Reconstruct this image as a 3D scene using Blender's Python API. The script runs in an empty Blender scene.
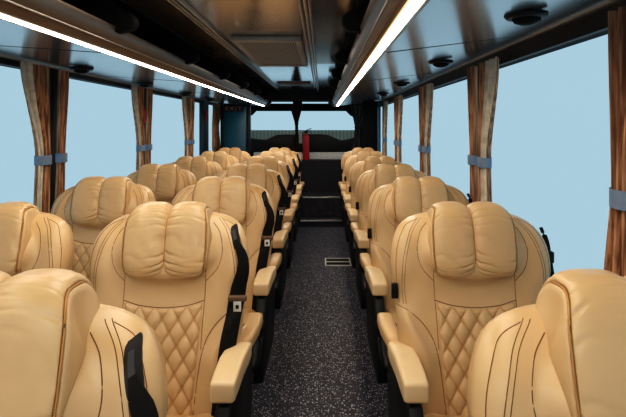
import bpy, math, random
from mathutils import Vector, noise
random.seed(7)
S = bpy.context.scene
COL = S.collection
PI = math.pi
CX = -0.345          # centre line of the coach
CAMZ = 1.42
F = 535.0

# ------------------------------------------------------------------ helpers
def link(o, parent=None):
    COL.objects.link(o)
    if parent is not None:
        o.parent = parent
    return o

def mesh(name, verts, faces, mat, parent=None, smooth=True):
    me = bpy.data.meshes.new(name)
    me.from_pydata([tuple(v) for v in verts], [], faces)
    me.validate()
    me.update()
    if mat: me.materials.append(mat)
    if smooth:
        me.polygons.foreach_set('use_smooth', [True]*len(me.polygons))
    o = bpy.data.objects.new(name, me)
    return link(o, parent)

class MB:
    def __init__(self): self.v=[]; self.f=[]
    def add(self, v, f):
        b=len(self.v); self.v += [tuple(p) for p in v]; self.f += [tuple(i+b for i in q) for q in f]
        return self
    def box(self, x0,x1,y0,y1,z0,z1):
        v=[(x0,y0,z0),(x1,y0,z0),(x1,y1,z0),(x0,y1,z0),(x0,y0,z1),(x1,y0,z1),(x1,y1,z1),(x0,y1,z1)]
        return self.add(v,[(0,3,2,1),(4,5,6,7),(0,1,5,4),(1,2,6,5),(2,3,7,6),(3,0,4,7)])
    def prism(self, pts, axis, a, b):
        """extrude a polygon: axis 'x' pts=(y,z); 'y' pts=(x,z); 'z' pts=(x,y)"""
        def P(p,t):
            return (t,p[0],p[1]) if axis=='x' else (p[0],t,p[1]) if axis=='y' else (p[0],p[1],t)
        n=len(pts)
        v=[P(p,a) for p in pts]+[P(p,b) for p in pts]
        f=[tuple(range(n)), tuple(range(2*n-1,n-1,-1))]
        f+=[(i,(i+1)%n,n+(i+1)%n,n+i)[::-1] for i in range(n)]
        return self.add(v,f)
    def tube(self, pts, r, n=8, closed=False, flat=1.0):
        pts=[Vector(p) for p in pts]; m=len(pts); v=[]; f=[]
        for i,p in enumerate(pts):
            if closed: t=pts[(i+1)%m]-pts[i-1]
            else: t=pts[min(i+1,m-1)]-pts[max(i-1,0)]
            if t.length<1e-9: t=Vector((0,0,1))
            t.normalize()
            up=Vector((0,0,1)) if abs(t.z)<.9 else Vector((0,1,0))
            a=t.cross(up).normalized(); b=t.cross(a).normalized()
            rr=r[i] if isinstance(r,(list,tuple)) else r
            for k in range(n):
                an=2*PI*k/n
                v.append(p+a*(rr*math.cos(an))+b*(rr*flat*math.sin(an)))
        for i in range(m if closed else m-1):
            j=(i+1)%m
            for k in range(n):
                l=(k+1)%n
                f.append((i*n+k,i*n+l,j*n+l,j*n+k))
        if not closed:
            f.append(tuple(range(n-1,-1,-1))); f.append(tuple((m-1)*n+k for k in range(n)))
        return self.add(v,f)
    def lathe(self, prof, c=(0,0,0), n=24, axis='z'):
        v=[]; f=[]; m=len(prof)
        for (r,h) in prof:
            for k in range(n):
                a=2*PI*k/n
                x,y=r*math.cos(a),r*math.sin(a)
                v.append((c[0]+x,c[1]+y,c[2]+h) if axis=='z' else (c[0]+x,c[1]+h,c[2]+y))
        for i in range(m-1):
            for k in range(n):
                l=(k+1)%n
                f.append((i*n+k,i*n+l,(i+1)*n+l,(i+1)*n+k))
        f.append(tuple(range(n-1,-1,-1))); f.append(tuple((m-1)*n+k for k in range(n)))
        return self.add(v,f)
    def build(self, name, mat, parent=None, smooth=False, bevel=0.0, seg=2):
        o=mesh(name,self.v,self.f,mat,parent,smooth)
        if bevel>0:
            m=o.modifiers.new('b','BEVEL'); m.width=bevel; m.segments=seg; m.limit_method='ANGLE'; m.angle_limit=math.radians(35)
            for p in o.data.polygons: p.use_smooth=True
        return o

def empty(name, loc=(0,0,0)):
    o=bpy.data.objects.new(name,None); o.location=loc; o.empty_display_size=.1
    return link(o)
def tag(o,label,cat,group=None,kind=None):
    o['label']=label; o['category']=cat
    if group: o['group']=group
    if kind: o['kind']=kind
    return o
def struct(o):
    o['kind']='structure'; return o
def children(o): return [c for c in bpy.data.objects if c.parent==o]
def copy_tree(o,parent=None):
    c=o.copy(); COL.objects.link(c)
    c.parent=parent
    for ch in children(o): copy_tree(ch,c)
    return c
def smooth(a,b,x):
    t=min(1,max(0,(x-a)/(b-a))); return t*t*(3-2*t)
def catmull(pts,n=8):
    pts=[Vector(p) for p in pts]; out=[]
    for i in range(len(pts)-1):
        p0=pts[max(i-1,0)];p1=pts[i];p2=pts[i+1];p3=pts[min(i+2,len(pts)-1)]
        for k in range(n):
            t=k/n
            out.append(.5*((2*p1)+(p2-p0)*t+(2*p0-5*p1+4*p2-p3)*t*t+(3*p1-p0-3*p2+p3)*t**3))
    out.append(pts[-1]); return out

# ------------------------------------------------------------------ materials
def nt(name):
    m=bpy.data.materials.new(name); m.use_nodes=True
    n=m.node_tree; b=n.nodes['Principled BSDF']
    return m,n,b
def hexlin(r,g,b):
    f=lambda c:(c/255/12.92 if c/255<=.04045 else ((c/255+.055)/1.055)**2.4)
    return (f(r),f(g),f(b),1)
def simple(name,col,rough=.5,metal=0,spec=.5,var=.12,scale=30,bump=0):
    m,n,b=nt(name)
    tc=n.nodes.new('ShaderNodeTexCoord')
    no=n.nodes.new('ShaderNodeTexNoise'); no.inputs['Scale'].default_value=scale; no.inputs['Detail'].default_value=3
    n.links.new(tc.outputs['Object'],no.inputs['Vector'])
    cr=n.nodes.new('ShaderNodeValToRGB')
    cr.color_ramp.elements[0].position=.3; cr.color_ramp.elements[1].position=.7
    cr.color_ramp.elements[0].color=tuple(c*(1-var) for c in col[:3])+(1,)
    cr.color_ramp.elements[1].color=tuple(min(1,c*(1+var)) for c in col[:3])+(1,)
    n.links.new(no.outputs['Fac'],cr.inputs['Fac'])
    n.links.new(cr.outputs['Color'],b.inputs['Base Color'])
    b.inputs['Roughness'].default_value=rough; b.inputs['Metallic'].default_value=metal
    b.inputs['Specular IOR Level'].default_value=spec
    if bump:
        bp=n.nodes.new('ShaderNodeBump'); bp.inputs['Strength'].default_value=bump; bp.inputs['Distance'].default_value=.002
        n2=n.nodes.new('ShaderNodeTexNoise'); n2.inputs['Scale'].default_value=scale*12
        n.links.new(tc.outputs['Object'],n2.inputs['Vector'])
        n.links.new(n2.outputs['Fac'],bp.inputs['Height']); n.links.new(bp.outputs['Normal'],b.inputs['Normal'])
    return m
def emis(name,col,st):
    m,n,b=nt(name)
    b.inputs['Base Color'].default_value=col
    b.inputs['Emission Color'].default_value=col; b.inputs['Emission Strength'].default_value=st
    return m

M={}
M['leather']=simple('tan_leather',hexlin(203,166,121),rough=.33,spec=.5,var=.06,scale=9,bump=.12)
M['leather_pale']=simple('pale_tan_leather',hexlin(222,190,148),rough=.38,spec=.5,var=.05,scale=9,bump=.12)
def quilt_mat():
    m=simple('quilted_leather',hexlin(203,166,121),rough=.33,spec=.5,var=.06,scale=9,bump=.12)
    n=m.node_tree; b=n.nodes['Principled BSDF']
    src=b.inputs['Base Color'].links[0].from_socket
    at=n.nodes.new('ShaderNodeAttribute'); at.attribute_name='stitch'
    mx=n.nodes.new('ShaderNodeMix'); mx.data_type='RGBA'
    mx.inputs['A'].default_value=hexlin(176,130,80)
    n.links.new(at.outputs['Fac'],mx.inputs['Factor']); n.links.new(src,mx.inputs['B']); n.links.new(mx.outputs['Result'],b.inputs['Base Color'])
    return m
M['leather_quilt']=quilt_mat()
M['seam']=simple('brown_thread',hexlin(112,74,38),rough=.7)
M['seam_soft']=simple('leather_piping',hexlin(176,126,70),rough=.5)
M['black']=simple('black_plastic',(.0045,.0045,.0055),rough=.5,var=.2,spec=.3)
M['dark']=simple('matt_dark_lining',(.004,.0038,.004),rough=.75,var=.2,spec=.15)
M['webbing']=simple('black_webbing',(.008,.0065,.0055),rough=.8,scale=60,spec=.2)
M['brown_plastic']=simple('brown_plastic',hexlin(98,74,54),rough=.5)
M['metal']=simple('brushed_metal',(.62,.61,.58),rough=.3,metal=1,var=.05)
M['slit']=simple('slit_plastic',(.02,.02,.022),rough=.5)
M['tongue']=simple('pale_steel',(.7,.69,.66),rough=.4,metal=.3)
M['red']=simple('red_plastic',(.75,.03,.05),rough=.4)
M['red_paint']=simple('red_paint',(.5,.012,.02),rough=.35)
M['white']=simple('white_panel',(.75,.73,.7),rough=.55)
M['paper']=simple('grey_paper',(.4,.42,.44),rough=.7)
M['blue']=simple('blue_panel',(.003,.085,.15),rough=.35)
M['bluedark']=simple('navy_trim',(.004,.014,.026),rough=.4)
M['panel']=simple('satin_grey_panel',(.40,.41,.43),rough=.19,metal=.9,var=.02,scale=2)
M['panel2']=simple('bronze_satin_panel',(.44,.38,.33),rough=.17,metal=.85,var=.02,scale=2)
M['panel3']=simple('blue_sheen_ceiling_panel',(.62,.64,.68),rough=.10,metal=.95,var=.02,scale=2)  # brighter rear copy of the ceiling panel; window sheen put into its colour
M['lip']=simple('bronze_lip',(.20,.15,.115),rough=.36,metal=.8,var=.05,scale=4)
M['rail']=simple('pale_metal_rail',(.55,.52,.48),rough=.3,metal=.9,var=.05)
M['tie']=simple('blue_tieback',hexlin(112,132,158),rough=.6)
M['lining']=simple('curtain_lining',hexlin(206,198,182),rough=.75,var=.22,scale=22)
M['wall']=simple('grey_wall',hexlin(92,84,76),rough=.7)
M['strip']=emis('warm_light_strip',(1,.87,.69,1),28.0)
M['strip_glow']=emis('warm_glow_edge',(1,.60,.28,1),1.1)  # emissive flanks standing in for the warm glow on the strip's channel

# striped curtain cloth
def curtain_mat(name,c0,c1):
    m,n,b=nt(name)
    tc=n.nodes.new('ShaderNodeTexCoord')
    mp=n.nodes.new('ShaderNodeMapping'); mp.inputs['Scale'].default_value=(1,1,.06)
    n.links.new(tc.outputs['Object'],mp.inputs['Vector'])
    no=n.nodes.new('ShaderNodeTexNoise'); no.inputs['Scale'].default_value=90; no.inputs['Detail'].default_value=2
    n.links.new(mp.outputs['Vector'],no.inputs['Vector'])
    cr=n.nodes.new('ShaderNodeValToRGB'); cr.color_ramp.elements[0].position=.38; cr.color_ramp.elements[1].position=.62
    cr.color_ramp.elements[0].color=c0; cr.color_ramp.elements[1].color=c1
    n.links.new(no.outputs['Fac'],cr.inputs['Fac']); n.links.new(cr.outputs['Color'],b.inputs['Base Color'])
    b.inputs['Roughness'].default_value=.8; b.inputs['Specular IOR Level'].default_value=.2
    return m
M['curtain']=curtain_mat('brown_striped_cloth',hexlin(126,88,64),hexlin(200,152,118))
M['curtain_dark']=curtain_mat('dark_brown_cloth',hexlin(40,26,20),hexlin(74,50,38))
M['curtain_grey']=curtain_mat('dark_grey_cloth',hexlin(40,40,42),hexlin(84,80,78))

# speckled vinyl floor
def floor_mat():
    m,n,b=nt('speckled_floor')
    tc=n.nodes.new('ShaderNodeTexCoord')
    def specks(scale,thr,dist):
        vo=n.nodes.new('ShaderNodeTexVoronoi'); vo.inputs['Scale'].default_value=scale
        n.links.new(tc.outputs['Object'],vo.inputs['Vector'])
        sep=n.nodes.new('ShaderNodeSeparateColor'); n.links.new(vo.outputs['Color'],sep.inputs['Color'])
        a=n.nodes.new('ShaderNodeMath'); a.operation='GREATER_THAN'; a.inputs[1].default_value=thr
        n.links.new(sep.outputs[0],a.inputs[0])
        d=n.nodes.new('ShaderNodeMath'); d.operation='LESS_THAN'; d.inputs[1].default_value=dist
        n.links.new(vo.outputs['Distance'],d.inputs[0])
        mu=n.nodes.new('ShaderNodeMath'); mu.operation='MULTIPLY'
        n.links.new(a.outputs[0],mu.inputs[0]); n.links.new(d.outputs[0],mu.inputs[1])
        return mu.outputs[0]
    base=n.nodes.new('ShaderNodeTexNoise'); base.inputs['Scale'].default_value=40
    n.links.new(tc.outputs['Object'],base.inputs['Vector'])
    cr=n.nodes.new('ShaderNodeValToRGB')
    cr.color_ramp.elements[0].color=(.014,.014,.025,1); cr.color_ramp.elements[1].color=(.032,.031,.050,1)
    n.links.new(base.outputs['Fac'],cr.inputs['Fac'])
    col=cr.outputs['Color']
    for scale,thr,dist,c in ((85,.62,.36,(.56,.56,.60,1)),(140,.66,.42,(.22,.23,.32,1))):
        mx=n.nodes.new('ShaderNodeMix'); mx.data_type='RGBA'
        n.links.new(specks(scale,thr,dist),mx.inputs['Factor'])
        n.links.new(col,mx.inputs['A']); mx.inputs['B'].default_value=c
        col=mx.outputs['Result']
    n.links.new(col,b.inputs['Base Color'])
    b.inputs['Roughness'].default_value=.5; b.inputs['Specular IOR Level'].default_value=.25
    return m
M['floor']=floor_mat()
def carpet_mat():
    m,n,b=nt('dark_speckled_carpet')
    tc=n.nodes.new('ShaderNodeTexCoord')
    vo=n.nodes.new('ShaderNodeTexNoise'); vo.inputs['Scale'].default_value=60
    n.links.new(tc.outputs['Object'],vo.inputs['Vector'])
    cr=n.nodes.new('ShaderNodeValToRGB'); cr.color_ramp.elements[0].position=.5; cr.color_ramp.elements[1].position=.75
    cr.color_ramp.elements[0].color=(.008,.008,.012,1); cr.color_ramp.elements[1].color=(.06,.055,.07,1)
    n.links.new(vo.outputs['Fac'],cr.inputs['Fac']); n.links.new(cr.outputs['Color'],b.inputs['Base Color'])
    b.inputs['Roughness'].default_value=.8
    return m
M['carpet']=carpet_mat()
def perforated():
    m,n,b=nt('perforated_grey_panel')
    tc=n.nodes.new('ShaderNodeTexCoord')
    mp=n.nodes.new('ShaderNodeMapping'); mp.inputs['Scale'].default_value=(58,18,1)
    n.links.new(tc.outputs['Object'],mp.inputs['Vector'])
    vo=n.nodes.new('ShaderNodeTexVoronoi'); vo.voronoi_dimensions='2D'; vo.inputs['Randomness'].default_value=0; vo.inputs['Scale'].default_value=1
    n.links.new(mp.outputs['Vector'],vo.inputs['Vector'])
    cr=n.nodes.new('ShaderNodeValToRGB'); cr.color_ramp.elements[0].position=.28; cr.color_ramp.elements[1].position=.42
    cr.color_ramp.elements[0].color=(.02,.018,.016,1); cr.color_ramp.elements[1].color=(.36,.33,.29,1)
    n.links.new(vo.outputs['Distance'],cr.inputs['Fac']); n.links.new(cr.outputs['Color'],b.inputs['Base Color'])
    b.inputs['Roughness'].default_value=.5
    return m
M['perf']=perforated()
def ribbed():
    m,n,b=nt('pale_green_ribbed_sheet')
    tc=n.nodes.new('ShaderNodeTexCoord')
    wv=n.nodes.new('ShaderNodeTexWave'); wv.inputs['Scale'].default_value=5; wv.inputs['Distortion'].default_value=.3
    n.links.new(tc.outputs['Object'],wv.inputs['Vector'])
    cr=n.nodes.new('ShaderNodeValToRGB')
    cr.color_ramp.elements[0].color=hexlin(176,196,186); cr.color_ramp.elements[1].color=hexlin(216,232,222)
    n.links.new(wv.outputs['Fac'],cr.inputs['Fac']); n.links.new(cr.outputs['Color'],b.inputs['Base Color'])
    b.inputs['Roughness'].default_value=.8
    return m
M['ribbed']=ribbed()
def glass_mat():
    m=bpy.data.materials.new('window_glass'); m.use_nodes=True; n=m.node_tree
    n.nodes.remove(n.nodes['Principled BSDF'])
    tr=n.nodes.new('ShaderNodeBsdfTransparent'); tr.inputs['Color'].default_value=(.98,.99,1,1)
    gl=n.nodes.new('ShaderNodeBsdfGlossy'); gl.inputs['Roughness'].default_value=.2
    mx=n.nodes.new('ShaderNodeMixShader'); mx.inputs['Fac'].default_value=.006
    n.links.new(tr.outputs[0],mx.inputs[1]); n.links.new(gl.outputs[0],mx.inputs[2])
    n.links.new(mx.outputs[0],n.nodes['Material Output'].inputs['Surface'])
    return m
M['glass']=glass_mat()

# ------------------------------------------------------------------ seat geometry
OUT=[(.0,.42),(.12,.42),(.20,.425),(.232,.45),(.243,.52),(.250,.62),(.256,.72),(.261,.82),(.268,.90),(.272,.955),(.268,1.0),
     (.256,1.040),(.236,1.070),(.205,1.092),(.160,1.107),(.10,1.114),(0,1.116)]
CZ=.80
_r=catmull([(x,0,z) for x,z in OUT],6)
POL=[(p.x,p.z) for p in _r]
POL=POL+[(-x,z) for x,z in reversed(POL[1:-1])]
# polar table about (0,CZ)
def _polar(poly):
    n=720; tab=[]
    for i in range(n):
        a=2*PI*i/n; dx,dz=math.cos(a),math.sin(a); best=0
        for k in range(len(poly)):
            x1,z1=poly[k]; x2,z2=poly[(k+1)%len(poly)]
            z1-=CZ; z2-=CZ
            ex,ez=x2-x1,z2-z1
            den=dx*ez-dz*ex
            if abs(den)<1e-12: continue
            t=(x1*ez-z1*ex)/den; u=(x1*dz-z1*dx)/den
            if t>0 and -1e-6<=u<=1+1e-6: best=max(best,t)
        tab.append(best)
    return tab
TAB=_polar(POL)
def Rof(a):
    t=(a%(2*PI))/(2*PI)*720; i=int(t)%720; f=t-int(t)
    return TAB[i]*(1-f)+TAB[(i+1)%720]*f
def yf(z): return -.083-(1.06-z)*.26
def front(x,z):
    """y of the front face of the backrest at (x,z)"""
    r=math.hypot(x,z-CZ)/max(Rof(math.atan2(z-CZ,x)),1e-6)
    r=min(r,1)
    y=yf(z)+(.060+.030*smooth(1.0,1.1,z))*(1-math.sqrt(max(0,1-r**6)))
    ax=abs(x)
    zb=.70+.12*smooth(.135,.25,ax)             # lower side bolster, ends at the slanted seam
    y-=.034*smooth(.115,.185,ax)*(1-smooth(zb-.03,zb+.015,z))*(1-.55*smooth(.21,.27,ax))
    y-=.016*smooth(.17,.235,ax)*smooth(.86,.95,z)*(1-smooth(1.04,1.12,z))   # upper wing
    y+=.010*math.exp(-((z-.86)/.06)**2)*(1-smooth(.10,.2,ax))
    rho=math.sqrt((ax/.180)**2+((z-.995)/.100)**2)      # padded ear beside the headrest
    y-=.028*(1-smooth(.72,1.03,rho))
    return y
def make_backrest(parent):
    NA,NR=96,30
    v=[];f=[]
    v.append((0,front(0,CZ),CZ))
    def rr(i): return 1-(1-i/NR)**1.6
    for i in range(1,NR+1):
        r=rr(i)
        for k in range(NA):
            a=2*PI*k/NA; R=Rof(a)*r; x=R*math.cos(a); z=CZ+R*math.sin(a)
            v.append((x,front(x,z),z))
    for k in range(NA): f.append((0,1+(k+1)%NA,1+k))
    for i in range(NR-1):
        for k in range(NA):
            l=(k+1)%NA; a=1+i*NA; b=a+NA
            f.append((a+k,a+l,b+l,b+k))
    last=1+(NR-1)*NA; NB=8; prev=last
    for i in range(1,NB+1):
        r=1-i/NB
        if i==NB:
            c=len(v); v.append((0,yf(CZ)+.155,CZ))
            for k in range(NA): f.append((prev+k,prev+(k+1)%NA,c))
        else:
            r=rr(NR*(1-i/NB)) if False else (1-(i/NB)**1.7)
            b=len(v)
            for k in range(NA):
                a=2*PI*k/NA; R=Rof(a)*r; x=R*math.cos(a); z=CZ+R*math.sin(a)
                v.append((x,yf(z)+.155-(.095-.030*smooth(1.0,1.1,z))*(1-math.sqrt(max(0,1-r**5))),z))
            for k in range(NA):
                l=(k+1)%NA; f.append((prev+k,prev+l,b+l,b+k))
            prev=b
    return mesh('backrest',v,f,M['leather'],parent)

def seam_tube(mb,pts,r=.0011,off=.0002):
    c=catmull([(x,0,z) for x,z in pts],8)
    mb.tube([(p.x,front(p.x,p.z)-off,p.z) for p in c],r,5)

def make_quilt(parent):
    NX,NZ=84,110; v=[];f=[];cols=[]
    for j in range(NZ+1):
        t=j/NZ
        for i in range(NX+1):
            u=-1+2*i/NX
            hw=.114+.019*t
            x=u*hw
            top=.842-.022*(1-u*u)
            z=.475+(top-.475)*t
            a=x/.052; b=(z-.47)/.080
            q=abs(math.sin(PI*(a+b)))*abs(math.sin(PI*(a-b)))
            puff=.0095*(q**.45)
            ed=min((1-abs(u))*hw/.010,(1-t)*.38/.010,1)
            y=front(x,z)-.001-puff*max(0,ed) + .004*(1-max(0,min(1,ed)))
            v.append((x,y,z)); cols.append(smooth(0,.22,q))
    for j in range(NZ):
        for i in range(NX):
            a=j*(NX+1)+i
            f.append((a,a+1,a+NX+2,a+NX+1))
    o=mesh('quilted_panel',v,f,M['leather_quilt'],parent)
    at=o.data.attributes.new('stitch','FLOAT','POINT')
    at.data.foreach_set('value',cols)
    return o

HZ,HY=1.034,-.070
def head_pt(t,th,rnd=0.0):
    """t in -1..1 across, th angle round the side profile (0 = front, pi/2 = top)"""
    at=abs(t)
    w=(at-.5)/.5
    bul=max(0,1-abs(w)**2.6)**(.55)
    k=.73+.27*bul**.75
    if at>.5: k=.83+.17*bul
    fr=max(0,math.cos(th))                    # creases only on the front
    s1=math.exp(-at/.16); s2=math.exp(-(1-at)/.10)
    n=noise.noise(Vector((at*5+(9 if t<0 else 0),th*5.0,rnd)))
    n3=noise.noise(Vector((at*3+(5 if t<0 else 0),th*2.2,rnd+4)))
    def crease(ph): return max(0,math.sin(ph))**5
    c1=crease(th*23+(1.3 if t<0 else 0)+1.6*n3+3.0*at)
    c2=crease(th*13+(.4 if t<0 else 2.0)+2.2*n3-4.0*(1-at))
    amp=.85+.7*noise.noise(Vector((th*3.1,(2 if t<0 else 7),rnd)))
    k+= (-c1*.17*amp*math.exp(-at/.20)*(1-math.exp(-at/.02)) - c2*.09*amp*math.exp(-(1-at)/.13)*(1-math.exp(-(1-at)/.03)) + n*.012)*(.25+.75*fr**.5)
    c,s=math.cos(th),math.sin(th)
    hh=.121
    dd=(.066 if c>0 else .090)
    e=.58 if c>0 and s>0 else .74
    dy=-dd*math.copysign(abs(c)**e,c)*k
    dz=hh*math.copysign(abs(s)**e,s)*k
    if s<0: dz*=1.0; 
    # top is fuller and leans back over the seat, bottom tucks under
    dy+= .006*max(0,s)**1.5 - .012*max(0,-s)**2
    z=HZ+dz; y=HY+dy-(HZ-z)*.26
    hw=.127*(1+.075*(1-(s*s)))-.008*max(0,s)**2
    return (t*hw,y,z)
def make_headrest(parent):
    NT,NP=80,170; v=[];f=[]
    ts=[]
    for i in range(NT+1):
        u=-1+2*i/NT
        ts.append(u)
    for t in ts:
        for k in range(NP):
            v.append(head_pt(t,2*PI*k/NP))
    for i in range(NT):
        for k in range(NP):
            l=(k+1)%NP
            f.append((i*NP+k,(i+1)*NP+k,(i+1)*NP+l,i*NP+l))
    for side,i in ((-1,0),(1,NT)):
        ring=[v[i*NP+k] for k in range(NP)]
        prev=i*NP
        c=(0,sum(p[1] for p in ring)/NP,sum(p[2] for p in ring)/NP)
        for sc,dx in ((.96,.006),(.86,.009),(.55,.012)):
            b=len(v)
            for p in ring: v.append((p[0]+side*dx,c[1]+(p[1]-c[1])*sc,c[2]+(p[2]-c[2])*sc))
            for k in range(NP):
                l=(k+1)%NP
                q=(prev+k,prev+l,b+l,b+k)
                f.append(q[::-1] if side<0 else q)
            prev=b
        cc=len(v); v.append((ring[0][0]+side*.012,c[1],c[2]))
        for k in range(NP):
            q=(prev+k,prev+(k+1)%NP,cc)
            f.append(q[::-1] if side<0 else q)
    h=mesh('headrest',v,f,M['leather'],parent)
    mb=MB(); mb.tube([(0,head_pt(0,a)[1]-.001,head_pt(0,a)[2]+(.001 if a>1 else 0)) for a in [-.9+2.9*i/40 for i in range(41)]],.0028,6)
    mb.build('centre_seam',M['seam_soft'],h,smooth=True)
    for s in (-1,1):
        mb=MB(); P=[]
        for i in range(41):
            a=-1.2+3.0*i/40; p=head_pt(s*1.0,a); P.append((p[0]+s*.0015,p[1]-.0012,p[2]))
        mb.tube(P,.0018,6)
        mb.build('edge_seam',M['seam_soft'],h,smooth=True)
    return h

def rounded_loft(secs,name,mat,parent,n=28,e=.45):
    """secs: list of (centre(x,y,z), half width x, half height z) along y; superelliptic sections"""
    v=[];f=[]
    for (c,hx,hz) in secs:
        for k in range(n):
            a=2*PI*k/n; cc,ss=math.cos(a),math.sin(a)
            v.append((c[0]+hx*math.copysign(abs(cc)**e,cc),c[1],c[2]+hz*math.copysign(abs(ss)**e,ss)))
    m=len(secs)
    for i in range(m-1):
        for k in range(n):
            l=(k+1)%n; f.append((i*n+k,i*n+l,(i+1)*n+l,(i+1)*n+k))
    f.append(tuple(range(n-1,-1,-1))); f.append(tuple((m-1)*n+k for k in range(n)))
    return mesh(name,v,f,mat,parent)

def make_arm(parent,s):
    raw=[(-.402,.668,.028,.020),(-.400,.669,.034,.027),(-.392,.670,.036,.030),(-.34,.673,.038,.032),(-.25,.679,.039,.033),(-.18,.683,.038,.031),
         (-.14,.684,.034,.027),(-.122,.684,.026,.020),(-.115,.684,.016,.012)]
    rear=[(-.128,.690,.014,.012),(-.122,.692,.022,.019),(-.105,.694,.028,.024),(0,.696,.029,.025),(.08,.696,.029,.025),(.12,.694,.027,.022),(.135,.692,.020,.014)]
    def xc(y): return s*(.242+.030*smooth(-.30,.02,y))
    secs=[((xc(y),y,z),hx,hz) for y,z,hx,hz in raw]
    pad=rounded_loft(secs,'armrest_pad',M['leather_pale'],parent,n=36,e=.32)
    rounded_loft([((xc(y),y,z),hx,hz) for y,z,hx,hz in rear],'armrest_rear_pad',M['leather'],parent,n=32,e=.5)
    mb=MB()
    for dx in (-1,1):
        mb.tube([(xc(y)+dx*(hx-.005),y,z+hz-.004) for y,z,hx,hz in raw[2:-2]],.0010,5)
    mb.build('pad_seam',M['seam'],pad,smooth=True)
    # black side panel hanging below the pad
    pts=[(-.395,.628),(-.41,.60),(-.50,.50),(-.535,.44),(-.54,.33),(-.525,.30),(-.49,.285),(-.05,.285),(.02,.31),(.05,.40),(.09,.60),(.13,.675),(0,.672),(-.15,.655),(-.3,.640)]
    a,b=(.222*s,.266*s) if s>0 else (.266*s,.222*s)
    MB().prism(pts,'x',a,b).build('side_panel',M['black'],parent,bevel=.008)
    # curved plastic bracket behind the arm
    P=catmull([(.272*s,.10,.665),(.285*s,.17,.655),(.278*s,.225,.625),(.265*s,.235,.57),(.26*s,.18,.53),(.26*s,.08,.52)],6)
    MB().tube(P,.016,8).build('cup_bracket',M['black'],parent,smooth=True)

def ribbon(path,w,off,thick,mat,name,parent,s,nx=4):
    """strip lying on the front of the backrest; path of (x,z,halfwidth), s mirrors it"""
    c=catmull([(p[0],p[1],p[2]) for p in path],6); v=[];f=[]; m=len(c)
    for layer in (0,1):
        for i,p in enumerate(c):
            t=(c[min(i+1,m-1)]-c[max(i-1,0)]); t.z=0; t.normalize()
            nx_,nz_=-t.y,t.x
            if nx_<0: nx_,nz_=-nx_,-nz_
            for k in range(nx+1):
                d=(-1+2*k/nx)*p.z
                x=p.x+nx_*d; z=p.y+nz_*d
                xx=min(x,.262*(1 if z<1.0 else (1-((z-1.0)*2.2)**2)))
                y=front(xx,z)-off+(thick if layer else 0)+max(0,x-xx)*.6
                v.append((x*s,y,z))
    n=nx+1; L=m*n
    for i in range(m-1):
        for k in range(nx):
            a=i*n+k
            f.append((a,a+1,a+n+1,a+n)); f.append((L+a,L+a+n,L+a+n+1,L+a+1))
        a=i*n; f.append((a,a+n,L+a+n,L+a)); a=i*n+nx; f.append((a,L+a,L+a+n,a+n))
    for k in range(nx):
        f.append((k,L+k,L+k+1,k+1)); a=(m-1)*n+k; f.append((a,a+1,L+a+1,L+a))
    return mesh(name,v,f,mat,parent,smooth=False)

def make_belt(parent,s):
    # slotted outlet plate on the shoulder and the webbing that hangs from it
    ol=ribbon([(.214,1.075,.006),(.217,1.069,.010),(.224,1.050,.0115),(.235,1.017,.0115),(.238,1.006,.010)],0,.004,.006,M['black'],'belt_outlet',parent,s)
    ribbon([(.2185,1.062,.004),(.2245,1.045,.0046),(.2315,1.027,.0046)],0,.0052,.003,M['slit'],'outlet_slit',ol,s)
    w=ribbon([(.230,1.036,.005),(.245,1.004,.012),(.257,.97,.016),(.257,.93,.020),(.244,.88,.023),(.234,.81,.024),(.222,.72,.024),(.212,.62,.024),(.205,.52,.024)],0,.013,.003,M['webbing'],'seat_belt',parent,s)
    z=.855; xc=.245*s; y=front(.23,z)-.026
    MB().box(xc-.031,xc+.031,y-.006,y+.012,z-.009,z+.009).build('belt_tongue',M['brown_plastic'],w,bevel=.004)
    MB().box(xc-.013,xc+.013,y-.004,y-.001,z-.042,z-.008).build('tongue_plate',M['tongue'],w,bevel=.001)
    MB().box(xc-.005,xc+.005,y-.0055,y-.0035,z-.032,z-.020).build('plate_slot',M['dark'],w)

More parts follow.
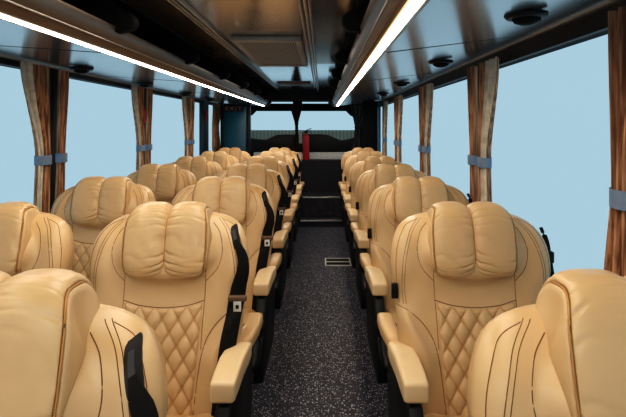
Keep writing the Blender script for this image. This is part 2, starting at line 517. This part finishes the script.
def make_seat(arms,belt,buckle,edge_tag):
    root=empty('coach_seat')
    make_backrest(root)
    make_quilt(root)
    make_headrest(root)
    mb=MB()
    for s in (-1,1):
        seam_tube(mb,[(s*.135,.95),(s*.134,.845),(s*.132,.78),(s*.131,.70)])
        seam_tube(mb,[(s*.146,1.085),(s*.172,1.055),(s*.186,1.0),(s*.172,.945),(s*.136,.905)])
        for d in (0,.010):
            seam_tube(mb,[(s*(.160+d),1.098),(s*(.198+d),1.055),(s*(.224+d*.9),.98),(s*(.232+d*.8),.90),(s*(.228+d*.8),.83)],.0009)
        seam_tube(mb,[(s*.176,1.094),(s*.222,1.070),(s*.250,1.015),(s*.258,.95),(s*.254,.88),(s*.248,.83)],.0009)
        seam_tube(mb,[(s*.257,.825),(s*.222,.812),(s*.18,.778),(s*.147,.728),(s*.131,.66),(s*.120,.55),(s*.113,.47)],.0015)
    seam_tube(mb,[(-.134,.845),(-.08,.829),(0,.822),(.08,.829),(.134,.845)],.0015)
    mb.build('stitched_seams',M['seam'],root,smooth=True)
    # cushion
    v=[];f=[];NX,NY=30,26
    def cz(u,w):
        e=(1-abs(u)**7)**.5*(1-abs(w)**7)**.5 if abs(u)<1 and abs(w)<1 else 0
        return .432+.095*e+.018*smooth(.5,.8,abs(u))*e+.02*(1-w)*.5*e
    for j in range(NY+1):
        w=-1+2*j/NY
        for i in range(NX+1):
            u=-1+2*i/NX
            v.append((u*.232,-.42+w*.235,cz(u,w)))
    for j in range(NY):
        for i in range(NX):
            a=j*(NX+1)+i; f.append((a,a+1,a+NX+2,a+NX+1))
    b=len(v)
    ring=[i for i in range(NX+1)]+[(j)*(NX+1)+NX for j in range(1,NY+1)]+[NY*(NX+1)+i for i in range(NX-1,-1,-1)]+[j*(NX+1) for j in range(NY-1,0,-1)]
    for k in ring: x,y,z=v[k]; v.append((x*.97,(y+.42)*.97-.42,.33))
    for k in range(len(ring)):
        l=(k+1)%len(ring); f.append((ring[k],b+k,b+l,ring[l]))
    f.append(tuple(b+k for k in range(len(ring)))[::-1])
    mesh('seat_cushion',v,f,M['leather'],root)
    MB().box(-.20,.20,-.62,-.10,.27,.335).build('seat_frame',M['black'],root,bevel=.01)
    for s in (-1,1):
        MB().prism([(-.55,0),(-.52,0),(-.36,.28),(-.46,.28)],'x',s*.09-.025,s*.09+.025).add([],[]).prism([(-.18,0),(-.13,0),(-.22,.28),(-.32,.28)],'x',s*.09-.025,s*.09+.025)\
            .box(s*.09-.025,s*.09+.025,-.56,-.12,0,.03).build('leg',M['black'],root,bevel=.004)
    for s in arms: make_arm(root,s)
    if belt==1: make_belt(root,belt)
    if belt==2:      # belt on the window side, only its guide shows past the shoulder
        g=MB().box(.268,.296,-.055,-.015,.945,.985).build('belt_guide',M['black'],root,bevel=.005)
        P=catmull([(.270,.0,1.06),(.282,-.02,1.01),(.284,-.035,.96),(.288,-.05,.90),(.292,-.08,.80),(.292,-.12,.70)],5)
        MB().tube(P,.010,8,flat=.35).build('seat_belt',M['webbing'],root,smooth=True)
    if buckle:
        s=buckle
        P=catmull([(s*.215,-.24,.40),(s*.222,-.28,.50),(s*.226,-.30,.565)],4)
        bk=MB().tube(P,.015,8).build('belt_buckle',M['black'],root,smooth=True)
        MB().box(s*.226-.013,s*.226+.013,-.318,-.292,.560,.582).build('release_button',M['red'],bk,bevel=.004)
    if edge_tag:
        s=edge_tag; x=.264*s
        MB().box(x-.010,x+.010,front(.25,.87)-.012,front(.25,.87)+.003,.845,.895).build('edge_tag',M['black'],root,bevel=.001)
    return root

PITCH=.95
seatA=make_seat((-1,1),1,0,0)        # beside the aisle, left
seatB=make_seat((-1,),0,0,0)        # along the left windows
seatC=make_seat((-1,1),2,-1,-1)      # single column on the right
ORD=['front','second','third','fourth','fifth','sixth','rearmost']
labA=['front tan leather seat just left of the aisle, cut off by the frame bottom']+\
     [f'{o} tan leather seat from the front in the column left of the aisle' for o in ORD[1:6]]+\
     ['rearmost tan leather seat in the column left of the aisle']
labB=[None,'frontmost visible tan leather seat beside the left windows, cut off by the frame edge']+\
     [f'{o} visible tan leather seat from the front in the column beside the left windows' for o in ORD[1:5]]+\
     ['rearmost tan leather seat in the column beside the left windows']
labC=['front tan leather seat right of the aisle, cut off by the frame corner']+\
     [f'{o} tan leather seat from the front in the single column right of the aisle' for o in ORD[1:6]]+\
     ['rearmost tan leather seat in the single column right of the aisle']
rows={}
for proto,xc,labs,grp in ((seatA,-.522,labA,'seats left of the aisle'),(seatB,-1.138,labB,'seats along the left windows'),(seatC,.507,labC,'seats right of the aisle')):
    used=False
    for r in range(7):
        if labs[r] is None: continue
        o=proto if not used else copy_tree(proto)
        used=True
        o.location=(xc,PITCH*(r+1)-(.04 if r==0 else 0),0)
        tag(o,labs[r],'seat',grp)
        rows.setdefault(r,[]).append(o)

# the two front seats have their headrests pulled up a notch
for o in rows[0]:
    for ch in children(o):
        if ch.name.startswith('headrest'): ch.location.z=.026
# ------------------------------------------------------------------ shell
XL,XR=-1.595,.905
Y0,Y1=-1.5,9.0
SILL,WTOP=.78,1.73
struct(MB().box(XL-.1,XR+.1,Y0,Y1+.1,-.06,0).build('floor',M['floor']))
def side_wall(name,x0,x1,ztop):
    mb=MB().box(x0,x1,Y0,Y1,0,SILL).box(x0,x1,Y0,Y1,WTOP,1.99)
    return struct(mb.build(name,M['dark']))
side_wall('wall_left',XL-.06,XL,1.8); side_wall('wall_right',XR,XR+.06,1.8)
# inner lining below the sills
struct(MB().box(XL,XL+.02,Y0,Y1,.0,SILL+.01).build('trim_1',M['wall']))
struct(MB().box(XR-.02,XR,Y0,Y1,.0,SILL+.01).build('trim_2',M['wall']))
# ceiling: centre panel, side panels
ZC=1.96
struct(MB().box(CX-.27,CX+.27,Y0,4.58,ZC,ZC+.03).build('ceiling',M['panel2']))
struct(MB().prism([(4.58,ZC-.001),(8.05,ZC-.028),(8.05,ZC+.03),(4.58,ZC+.03)],'x',CX-.27,CX+.27).build('ceiling_back',M['panel3']))  # rear half tilts down to pick up the rear window's reflection
for s,nm in ((-1,'ceiling_left'),(1,'ceiling_right')):
    a,b=sorted((CX+s*.27,CX+s*.50)); 
    struct(MB().box(a,b,Y0,4.58,ZC-.008,ZC+.02).build(nm,M['panel2']))
    struct(MB().box(a,b,4.58,8.05,ZC-.008,ZC+.02).build(nm+'_back',M['panel3']))
    a,b=sorted((CX+s*.50,CX+s*1.25))
    struct(MB().box(a,b,Y0,8.05,ZC-.014,ZC+.02).build(nm+'_lining',M['dark']))
struct(MB().box(XL,XR,8.05,Y1,1.985,2.02).build('ceiling_rear',M['dark']))
# double rails beside the centre panel
k=3
for s in (-1,1):
    mb=MB()
    for d in (.250,.272,.292): mb.box(CX+s*d-.006,CX+s*d+.006,Y0,8.04,ZC-.022,ZC)
    struct(mb.build(f'trim_{k}',M['rail'],bevel=.002)); k+=1
# cross joints of the ceiling
for i,(y) in enumerate((1.9,5.05,7.0)):
    pass

# luggage racks -----------------------------------------------------------
def rack(s,zwall,label):
    root=empty('luggage_rack',(CX,0,0))
    tag(root,label,'luggage rack','overhead racks')
    ya,yb=Y0,8.02
    W=1.235
    def P(d,z): return (s*(d-(.045 if (s<0 and d<.7) else 0)),z)
    under=[P(W,zwall),P(.605,1.722),P(.605,1.734),P(W,zwall+.012)]
    MB().prism(under,'y',ya,yb).build('underside_panel',M['panel'],root)
    for y in (.6,2.2,3.65,5.1,6.55):
        MB().prism([P(W-.005,zwall-.0012),P(.61,1.7208),P(.61,1.723),P(W-.005,zwall+.001)],'y',y,y+.006).build('panel_joint',M['black'],root)
    MB().prism([P(.605,1.722),P(.590,1.716),P(.586,1.724),P(.600,1.734)],'y',ya,yb).build('outer_bead',M['lip'],root)
    MB().prism([P(.586,1.7184),P(.555,1.7207),P(.555,1.730),P(.586,1.728)],'y',ya,yb-.02).build('light_strip',M['strip'],root)
    for a,b in ((.592,.586),(.555,.549)):
        MB().prism([P(a,1.7188),P(b,1.7198),P(b,1.730),P(a,1.728)],'y',ya,yb-.02).build('glow_edge',M['strip_glow'],root)  # painted warm glow either side of the strip, not a lamp part
    lip=[P(.553,1.7195),P(.535,1.722),P(.500,1.765),P(.490,1.800),P(.500,1.808),P(.512,1.80),P(.520,1.775),P(.553,1.732)]
    MB().prism(lip,'y',ya,yb).build('front_lip',M['lip'],root,bevel=.003)
    b=MB(); b.tube([(P(.515,0)[0],ya,1.7445),(P(.515,0)[0],yb,1.7445)],.003,6)
    b.build('lip_bead',M['rail'],root,smooth=True)
    fl=[P(W,1.80),P(.512,1.785),P(.512,1.793),P(W,1.812)]
    MB().prism(fl,'y',ya,yb).build('rack_floor',M['dark'],root)
    # rounded black support brackets between lip and ceiling
    for y in (1.0,2.05,3.1,4.15,5.2,6.25,7.3):
        pts=[P(.53,1.775)]
        for i in range(9):
            a=-PI/2+PI*i/8*.9
            pts.append(P(.475-.055*math.cos(a),1.825+.04*math.sin(a)))
        pts+= [P(.52,1.90),P(.56,1.945),P(.80,1.945),P(.80,1.80)]
        MB().prism(pts,'y',y,y+.07).build('bracket',M['dark'],root,bevel=.01)
    # curved end cap
    pts=[P(.60,1.715),P(.545,1.712),P(.50,1.728),P(.462,1.77),P(.445,1.82),P(.447,1.88),P(.46,1.945),P(W,1.945),P(W,zwall)]
    MB().prism(pts,'y',yb,yb+.05).build('end_cap',M['black'],root,bevel=.008)
    e=MB(); e.tube([(s*p[0]*s,yb-.004,p[1]) for p in pts[1:5]],.005,6); e.build('cap_edge',M['rail'],root,smooth=True)
    return root
rack(-1,1.768,'long overhead luggage rack with glowing strip above the left windows')
rack(1,1.80,'long overhead luggage rack with glowing strip above the right windows')

# window bands, pillars and panes --------------------------------------------
PILS={-1:[-.15,1.45,3.13,4.72,6.40],1:[-.15,1.45,3.05,4.70,6.36]}
k=5
for side in (-1,1):
    xi=XL if side<0 else XR
    zw=1.768 if side<0 else 1.80
    a,b=sorted((xi,xi-side*.022))
    struct(MB().box(a,b,Y0,8.0,WTOP-.005,zw+.03).build(f'trim_{k}',M['black'])); k+=1
    a,b=sorted((xi-side*.022,xi-side*.040))
    struct(MB().box(a,b,Y0,8.0,zw-.012,zw-.002).build(f'trim_{k}',M['rail'])); k+=1
    ys=PILS[side]+([6.98] if side<0 else [7.72])
    for y in ys:
        w=.045
        if side<0 and y>6.9: continue
        a,b=sorted((xi,xi-side*.03))
        struct(MB().box(a,b,y-w,y+w,SILL,WTOP+.01).build(f'trim_{k}',M['black'])); k+=1
# thick dark door pillar on the left
struct(MB().box(XL,XL+.05,6.94,7.30,SILL-.3,WTOP+.03).build(f'trim_{k}',M['bluedark'],bevel=.01)); k+=1
wn=1
for side in (-1,1):
    xi=XL-.03 if side<0 else XR+.03
    edges=[Y0]+PILS[side]+([7.1,Y1] if side<0 else [7.72,Y1])
    for y0,y1 in zip(edges[:-1],edges[1:]):
        w=struct(MB().add([(xi,y0,SILL),(xi,y1,SILL),(xi,y1,WTOP),(xi,y0,WTOP)],[(0,1,2,3)]).build(f'window_{wn}',M['glass'])); wn+=1

# rear of the coach ------------------------------------------------------------
YR=9.0
rw=(-1.25,.56)  # rear window span
struct(MB().box(XL,rw[0],YR,YR+.06,0,2.02).box(rw[1],XR,YR,YR+.06,0,2.02).box(rw[0],rw[1],YR,YR+.06,0,1.12).box(rw[0],rw[1],YR,YR+.06,1.672,1.797).box(rw[0],-.86,YR,YR+.06,1.797,1.828).box(-.49,-.335,YR,YR+.06,1.797,1.828).box(.105,rw[1],YR,YR+.06,1.797,1.828).box(rw[0],rw[1],YR,YR+.06,1.828,2.02).build('wall_rear',M['dark']))
struct(MB().add([(rw[0],YR+.03,1.12),(rw[1],YR+.03,1.12),(rw[1],YR+.03,1.672),(rw[0],YR+.03,1.672)],[(0,1,2,3)]).build(f'window_{wn}',M['glass']))
struct(MB().box(XL,XR,8.08,8.2,1.80,1.99).build('beam_rear',M['black']))
# sloping header corners of the rear window
mb=MB().prism([(-1.25,1.672),(-1.25,1.60),(-1.17,1.60),(-1.10,1.672)],'y',YR-.03,YR)
mb.prism([(.56,1.672),(.40,1.672),(.47,1.60),(.56,1.55)],'y',YR-.03,YR)
struct(mb.build('trim_41',M['black']))
# black shaped parcel shelf in front of the rear window
ctr=[(-1.25,1.225),(-1.02,1.20),(-.92,1.195),(-.84,1.23),(-.74,1.275),(-.60,1.282),(-.44,1.28),(-.25,1.285),(-.02,1.285),(.10,1.275),(.22,1.22),(.31,1.185),(.42,1.20),(.56,1.235)]
pts=[(rw[0]-.02,.99)]+ctr+[(rw[1]+.02,.99)]
struct(MB().prism(pts[::-1],'y',8.70,8.98).build('shelf_rear',M['black'],bevel=.006))
struct(MB().box(-1.10,.60,8.60,8.70,.885,.995).build('trim_42',M['white'],bevel=.004))
# raised carpeted steps at the back
struct(MB().box(XL,XR,7.52,7.78,0,.095).build('step_lower',M['carpet']))
struct(MB().box(XL,XR,7.76,8.32,0,.39).build('step_upper',M['carpet']))
struct(MB().box(XL,XR,8.30,8.98,0,.885).build('step_engine_cover',M['carpet']))
struct(MB().box(XL+.03,XR-.03,7.508,7.525,.072,.100).build('trim_43',M['metal'],bevel=.003))
struct(MB().box(XL+.03,XR-.03,7.748,7.765,.372,.395).build('trim_44',M['metal'],bevel=.003))
# tall partition panels beside the rear window
struct(MB().box(-1.40,-1.08,7.60,7.64,.39,1.70).build('partition_left',M['blue'],bevel=.004))
struct(MB().box(-1.07,-1.02,7.60,7.68,.39,1.76).build('trim_45',M['black'],bevel=.004))
struct(MB().box(-1.44,-1.405,7.58,7.66,.39,1.76).build('trim_46',M['black'],bevel=.004))
struct(MB().box(.58,.80,7.66,7.70,.39,1.78).build('partition_right',M['dark'],bevel=.004))
struct(MB().box(.805,.84,7.64,7.70,.39,1.78).build('trim_47',M['blue'],bevel=.004))

# lettered sign over the partition
sg=empty('exit_sign',(-1.255,7.585,1.665)); tag(sg,'dark sign with pale red capital letters above the blue rear panel','sign')
MB().box(-.135,.135,-.006,.006,-.038,.038).build('sign_board',M['black'],sg,bevel=.002)
tx=bpy.data.curves.new('sign_letters','FONT'); tx.body='EXIT'; tx.size=.085; tx.align_x='CENTER'; tx.align_y='CENTER'; tx.extrude=.001; tx.space_character=1.15
M['letter']=simple('pale_red_letter',(.75,.32,.33),rough=.5)
tx.materials.append(M['letter'])
to=bpy.data.objects.new('sign_letters',tx); link(to,sg); to.location=(0,-.0075,0); to.rotation_euler=(PI/2,0,0); to.scale=(1.25,.9,1)
bpy.context.view_layer.update()
_me=bpy.data.meshes.new_from_object(to.evaluated_get(bpy.context.evaluated_depsgraph_get()))
_t=bpy.data.objects.new('sign_letters',_me); link(_t,sg); _t.location=to.location; _t.rotation_euler=to.rotation_euler; _t.scale=to.scale
bpy.data.objects.remove(to); _t.name='sign_letters'

# fence behind the coach
tag(MB().box(-1.5,.80,9.30,9.34,0,1.348).build('ribbed_fence',M['ribbed']),'pale grey-green ribbed sheet fence outside the rear window','fence')

struct(MB().box(-2,1.2,9.12,12,-.06,0).build('ground',simple('grey_ground',(.25,.26,.27),rough=.9)))
# fire extinguisher
fe=empty('fire_extinguisher',(-.252,8.46,.885)); tag(fe,'red fire extinguisher with black valve standing on the rear ledge','fire extinguisher')
MB().lathe([(.046,0),(.052,.012),(.052,.33),(.048,.36),(.034,.395),(.018,.41),(.018,.425)],n=28).build('cylinder_body',M['red_paint'],fe,smooth=True)
MB().lathe([(.020,.42),(.022,.425),(.022,.455),(.012,.46)],n=16).build('valve',M['black'],fe,smooth=True)
MB().tube([(-.01,0,.455),(.03,0,.478),(.085,0,.497)],.007,6).tube([(-.01,0,.448),(.03,0,.455),(.075,0,.458)],.006,6).build('squeeze_handle',M['black'],fe,smooth=True)
MB().tube(catmull([(-.015,0,.44),(-.05,-.01,.43),(-.068,-.01,.36),(-.066,-.01,.22),(-.062,-.01,.1)],6),.008,8).build('hose',M['black'],fe,smooth=True)
MB().box(-.115,-.060,-.02,-.012,.26,.44).build('hanging_tag',M['paper'],fe,bevel=.002)

# curtains -----------------------------------------------------------------------
def curtain(name,x,ysec,zsec,folds,mat,label,grp,lining=None,depth=.022,tie_z=None,tie_mat=None,side=1):
    """gathered curtain on a side wall. ysec: list of (z, y_start, y_end)"""
    root=empty(name,(x,(ysec[0][1]+ysec[0][2])/2,ysec[-1][0]))
    ox,oy,oz=root.location
    tag(root,label,'curtain',grp)
    zs=[s[0] for s in ysec]
    def span(z):
        for i in range(len(ysec)-1):
            z1,a1,b1=ysec[i]; z2,a2,b2=ysec[i+1]
            if z2<=z<=z1+1e-9:
                t=(z1-z)/(z1-z2); t=t*t*(3-2*t) if i==0 else t
                return a1+(a2-a1)*t,b1+(b2-b1)*t
        return ysec[-1][1],ysec[-1][2]
    def sheet(u0,u1,nu,mt,off):
        v=[];f=[];NZ=44
        for j in range(NZ+1):
            z=zs[0]+(zs[-1]-zs[0])*j/NZ
            a,b=span(z)
            g=(b-a)
            for i in range(nu+1):
                u=u0+(u1-u0)*i/nu
                ph=u*folds*2*PI
                dx=depth*(.65*math.sin(ph)+.35*math.sin(ph*1.9+j*.03+1))
                v.append((-side*(dx+off),a+u*g-oy,z-oz))
        for j in range(NZ):
            for i in range(nu):
                q=j*(nu+1)+i; f.append((q,q+1,q+nu+2,q+nu+1))
        return v,f
    v,f=sheet(0,1,int(folds*12),mat,0)
    c=mesh('cloth',v,f,mat,root)
    if lining:
        v,f=sheet(lining[0],lining[1],14,M['lining'],.004)
        mesh('lining_edge',v,f,M['lining'],root)
    if tie_z:
        a,b=span(tie_z); h=.026
        P=[(-.9*depth-.016,1),(-.9*depth-.016,-1),(.9*depth+.016,-1),(.9*depth+.016,1)]
        v=[];f=[];n=24
        for dz in (-h,h):
            for k2 in range(n):
                an=2*PI*k2/n
                v.append((math.cos(an)*(depth*.95+.010),(a+b)/2-oy+math.sin(an)*((b-a)/2+.008),tie_z-oz+dz))
        for k2 in range(n):
            l=(k2+1)%n; f.append((k2,l,n+l,n+k2))
        mesh('tieback',v,f,tie_mat or M['tie'],root)
    return root
TZ=1.235; BZ=.80; CT=1.745
xl=XL+.075; xr=XR-.075
GL='curtains along the left windows'; GR='curtains along the right windows'
def pair(side,y,labs,near=True,far=True,w=1.0):
    x=xl if side<0 else xr
    yl=[y-.055,y+.055] 
    g=GL if side<0 else GR
    if near:
        curtain('curtain',x,[(CT,y-.32*w,y+.00),(TZ,y-.15,y-.015),(BZ,y-.19,y-.015)],0,4 if side<0 else 4,M['curtain'],labs[0],g,lining=(0,.34 if side<0 else .52) ,tie_z=TZ,side=side)
    if far:
        curtain('curtain',x,[(CT,y+(.085 if side<0 else .055),y+.21*w),(TZ,y+(.09 if side<0 else .065),y+.15),(BZ,y+.04,y+.16)],0,3,M['curtain'],labs[1],g,tie_z=TZ,side=side)
pair(-1,3.0,('brown striped curtain with grey lining, front side of first left window post','slim brown striped curtain behind the first left window post'))
pair(-1,4.57,('brown striped curtain on front side of the second left window post with red hammer','slim brown curtain behind the second left window post with red hammer'))
pair(-1,6.13,('distant brown curtain on the front side of third left window post','distant slim brown curtain behind the third left window post'))
curtain('curtain',xr,[(CT,1.30,1.55),(TZ,1.40,1.515),(BZ,1.33,1.625)],0,5,M['curtain'],'brown striped curtain at the right frame edge, flaring below its tieback',GR,tie_z=1.22,side=1)
pair(1,2.82,('brown curtain with broad grey lining, second post back along right windows','slim brown curtain behind second post back along right windows'))
pair(1,4.33,('brown curtain with grey lining at third post back along right windows','slim brown curtain behind third post back along right windows'))
pair(1,5.86,('distant brown curtain with pale lining at fourth post along right windows','distant slim brown curtain behind fourth post along right windows'))
pair(1,7.15,('rearmost brown curtain on the right windows beside the dark rear panel',None),far=False)
curtain('curtain',xl,[(CT,7.40,8.30),(1.40,7.42,7.85),(1.12,7.40,8.0),(.95,7.40,8.6)],0,5,M['curtain'],'rearmost tan curtain on the left windows, flaring out below beside the blue panel',GL,side=-1)

def rear_curtain(x0,secs,mat,label,folds=3):
    root=empty('curtain',(x0,8.60,secs[-1][0])); tag(root,label,'curtain','rear window curtains')
    v=[];f=[];NZ=36;nu=30
    for j in range(NZ+1):
        z=secs[0][0]+(secs[-1][0]-secs[0][0])*j/NZ
        for i in range(len(secs)-1):
            if secs[i+1][0]-1e-9<=z<=secs[i][0]+1e-9:
                t=(secs[i][0]-z)/(secs[i][0]-secs[i+1][0]); a=secs[i][1]+(secs[i+1][1]-secs[i][1])*t; b=secs[i][2]+(secs[i+1][2]-secs[i][2])*t; break
        for i in range(nu+1):
            u=i/nu; v.append((a+(b-a)*u-x0,.018*math.sin(u*folds*2*PI),z-secs[-1][0]))
    for j in range(NZ):
        for i in range(nu):
            q=j*(nu+1)+i; f.append((q,q+1,q+nu+2,q+nu+1))
    mesh('cloth',v,f,mat,root)
    z=secs[1][0]; a,b=secs[1][1],secs[1][2]
    MB().box(a-.006-x0,b+.006-x0,-.024,.024,z-.02-secs[-1][0],z+.02-secs[-1][0]).build('tieback',M['black'],root,bevel=.004)
rear_curtain(-.41,[(1.78,-.53,-.30),(1.46,-.435,-.385),(1.30,-.43,-.38),(1.01,-.50,-.35)],M['curtain_dark'],'dark brown curtain tied in the middle of the rear window')
rear_curtain(.56,[(1.75,.46,.70),(1.40,.53,.61),(1.20,.51,.61),(1.03,.45,.62)],M['curtain_grey'],'dark grey curtain at the right end of the rear window')

# roof hatches --------------------------------------------------------------------
h=empty('roof_hatch',(-.335,3.9,ZC)); tag(h,'large framed ceiling hatch with perforated grey panel over the aisle','roof hatch')
mb=MB(); X,Yh,b=.212,.70,.040
mb.box(-X,X,-Yh,-Yh+.07,-.030,0).box(-X,X,Yh-.07,Yh,-.030,0).box(-X,-X+b,-Yh+.07,Yh-.07,-.030,0).box(X-b,X,-Yh+.07,Yh-.07,-.030,0)
mb.build('hatch_frame',simple('hatch_frame_grey',(.40,.36,.32),rough=.4,metal=.3),h,bevel=.006)
MB().box(-X+b,X-b,-Yh+.07,Yh-.07,-.022,-.004).build('perforated_panel',M['perf'],h)
h2=empty('roof_hatch',(-.335,6.6,ZC)); tag(h2,'slim bronze ceiling hatch farther back near the rear beam','roof hatch')
MB().box(-.23,.23,-.26,.26,-.012,0).build('hatch_frame',M['lip'],h2,bevel=.004)
MB().box(-.20,.20,-.22,.22,-.030,-.012).build('hatch_lid',M['lip'],h2,bevel=.004)

# ceiling vents / reading light units under the racks -------------------------------
def vent(loc,label,grp,first=[None]):
    if first[0] is None:
        r=empty('reading_light',loc)
        MB().lathe([(.064,.004),(.064,-.004),(.058,-.011),(.045,-.013),(.040,-.010),(.0,-.010)],n=32).build('base_ring',M['black'],r,smooth=True)
        MB().lathe([(.040,-.010),(.040,-.016),(.034,-.024),(.018,-.030),(.0,-.031)],n=24).build('nozzle',M['dark'],r,smooth=True)
        MB().box(-.010,.040,-.018,-.004,-.022,-.010).build('switch_tab',M['black'],r,bevel=.003)
        first[0]=r
    else:
        r=copy_tree(first[0]); r.location=loc
    tag(r,label,'reading light',grp)
def zu(side,x):
    d=abs(x-CX); zw=1.768 if side<0 else 1.80
    return 1.722+(zw-1.722)*(d-.605)/(1.235-.605)-.0065
names=['front','second','third','fourth','fifth']
for i,y in enumerate((1.64,2.82,4.2,5.5,6.75)):
    x=.625; vent((x,y,zu(1,x)),f'{names[i]} round black reading light from the front under the right rack','lights under the right rack')
for i,y in enumerate((2.99,4.05,5.25,6.4)):
    x=-1.345; vent((x,y,zu(-1,x)),f'{names[i]} round black reading light from the front under the left rack','lights under the left rack')

# emergency hammers -----------------------------------------------------------------
def hammer(loc,label):
    r=empty('emergency_hammer',loc); tag(r,label,'emergency hammer')
    MB().box(-.012,.012,-.020,.020,-.075,.03).build('handle',M['red_paint'],r,bevel=.006)
    MB().tube([(0,-.035,.045),(0,.035,.045)],.016,10).build('hammer_head',M['red_paint'],r,smooth=True)
hammer((XL+.043,4.695,1.525),'small red emergency hammer on the second left window post')
hammer((XL+.061,7.06,1.56),'tiny red emergency hammer on the thick dark left rear post')

# aisle grille -----------------------------------------------------------------------
g=empty('floor_grille',(.165,5.58,0)); tag(g,'rectangular metal vent grille set into the speckled aisle floor','floor grille')
mb=MB(); X,Yh=.135,.16
mb.box(-X,X,-Yh,-Yh+.03,0,.006).box(-X,X,Yh-.03,Yh,0,.006).box(-X,-X+.015,-Yh+.03,Yh-.03,0,.006).box(X-.015,X,-Yh+.03,Yh-.03,0,.006)
mb.build('grille_frame',M['tongue'],g)
mb=MB()
mb.box(-X+.015,X-.015,-.01,.02,.001,.005)
mb.build('grille_bars',M['tongue'],g)
MB().box(-X+.015,X-.015,-Yh+.03,Yh-.03,0.0002,.001).build('grille_well',M['dark'],g)

# ------------------------------------------------------------------ light
w=bpy.data.worlds.new('sky'); S.world=w; w.use_nodes=True
n=w.node_tree; bg=n.nodes['Background']
bg.inputs['Color'].default_value=hexlin(168,202,218); bg.inputs['Strength'].default_value=1.0
def area(name,loc,rot,sx,sy,power,col):
    l=bpy.data.lights.new(name,'AREA'); l.shape='RECTANGLE'; l.size=sx; l.size_y=sy; l.energy=power; l.color=col
    o=bpy.data.objects.new(name,l); o.location=loc; o.rotation_euler=rot; link(o); return o
area('aisle_fill',(CX-.1,-.5,1.9),(0,0,0),.5,1.2,13,(1,.90,.76))  # added warm fill over the front, no fixture there
for y in (1.6,5.6):
    area('aisle_fill',(CX-.05,y,1.92),(0,0,0),.3,1.6,9,(1,.87,.72))  # added fill above the aisle, unseen, brightens the seats

cam=bpy.data.cameras.new('camera'); co=bpy.data.objects.new('camera',cam); link(co)
co.location=(0,0,CAMZ); co.rotation_euler=(PI/2,0,0)
cam.sensor_width=36; cam.lens=F/626*36
cam.shift_x=-9/626; cam.shift_y=-82.5/626
cam.clip_start=.05
S.camera=co
S.view_settings.view_transform='Standard'
S.view_settings.look='None'
S.view_settings.exposure=0

vs=S.view_settings
vs.use_curve_mapping=True
cm=vs.curve_mapping
c=cm.curves[3]
for x,y in ((.04,.025),(.18,.165),(.5,.53)): c.points.new(x,y)
cm.extend='EXTRAPOLATED'
cm.update()
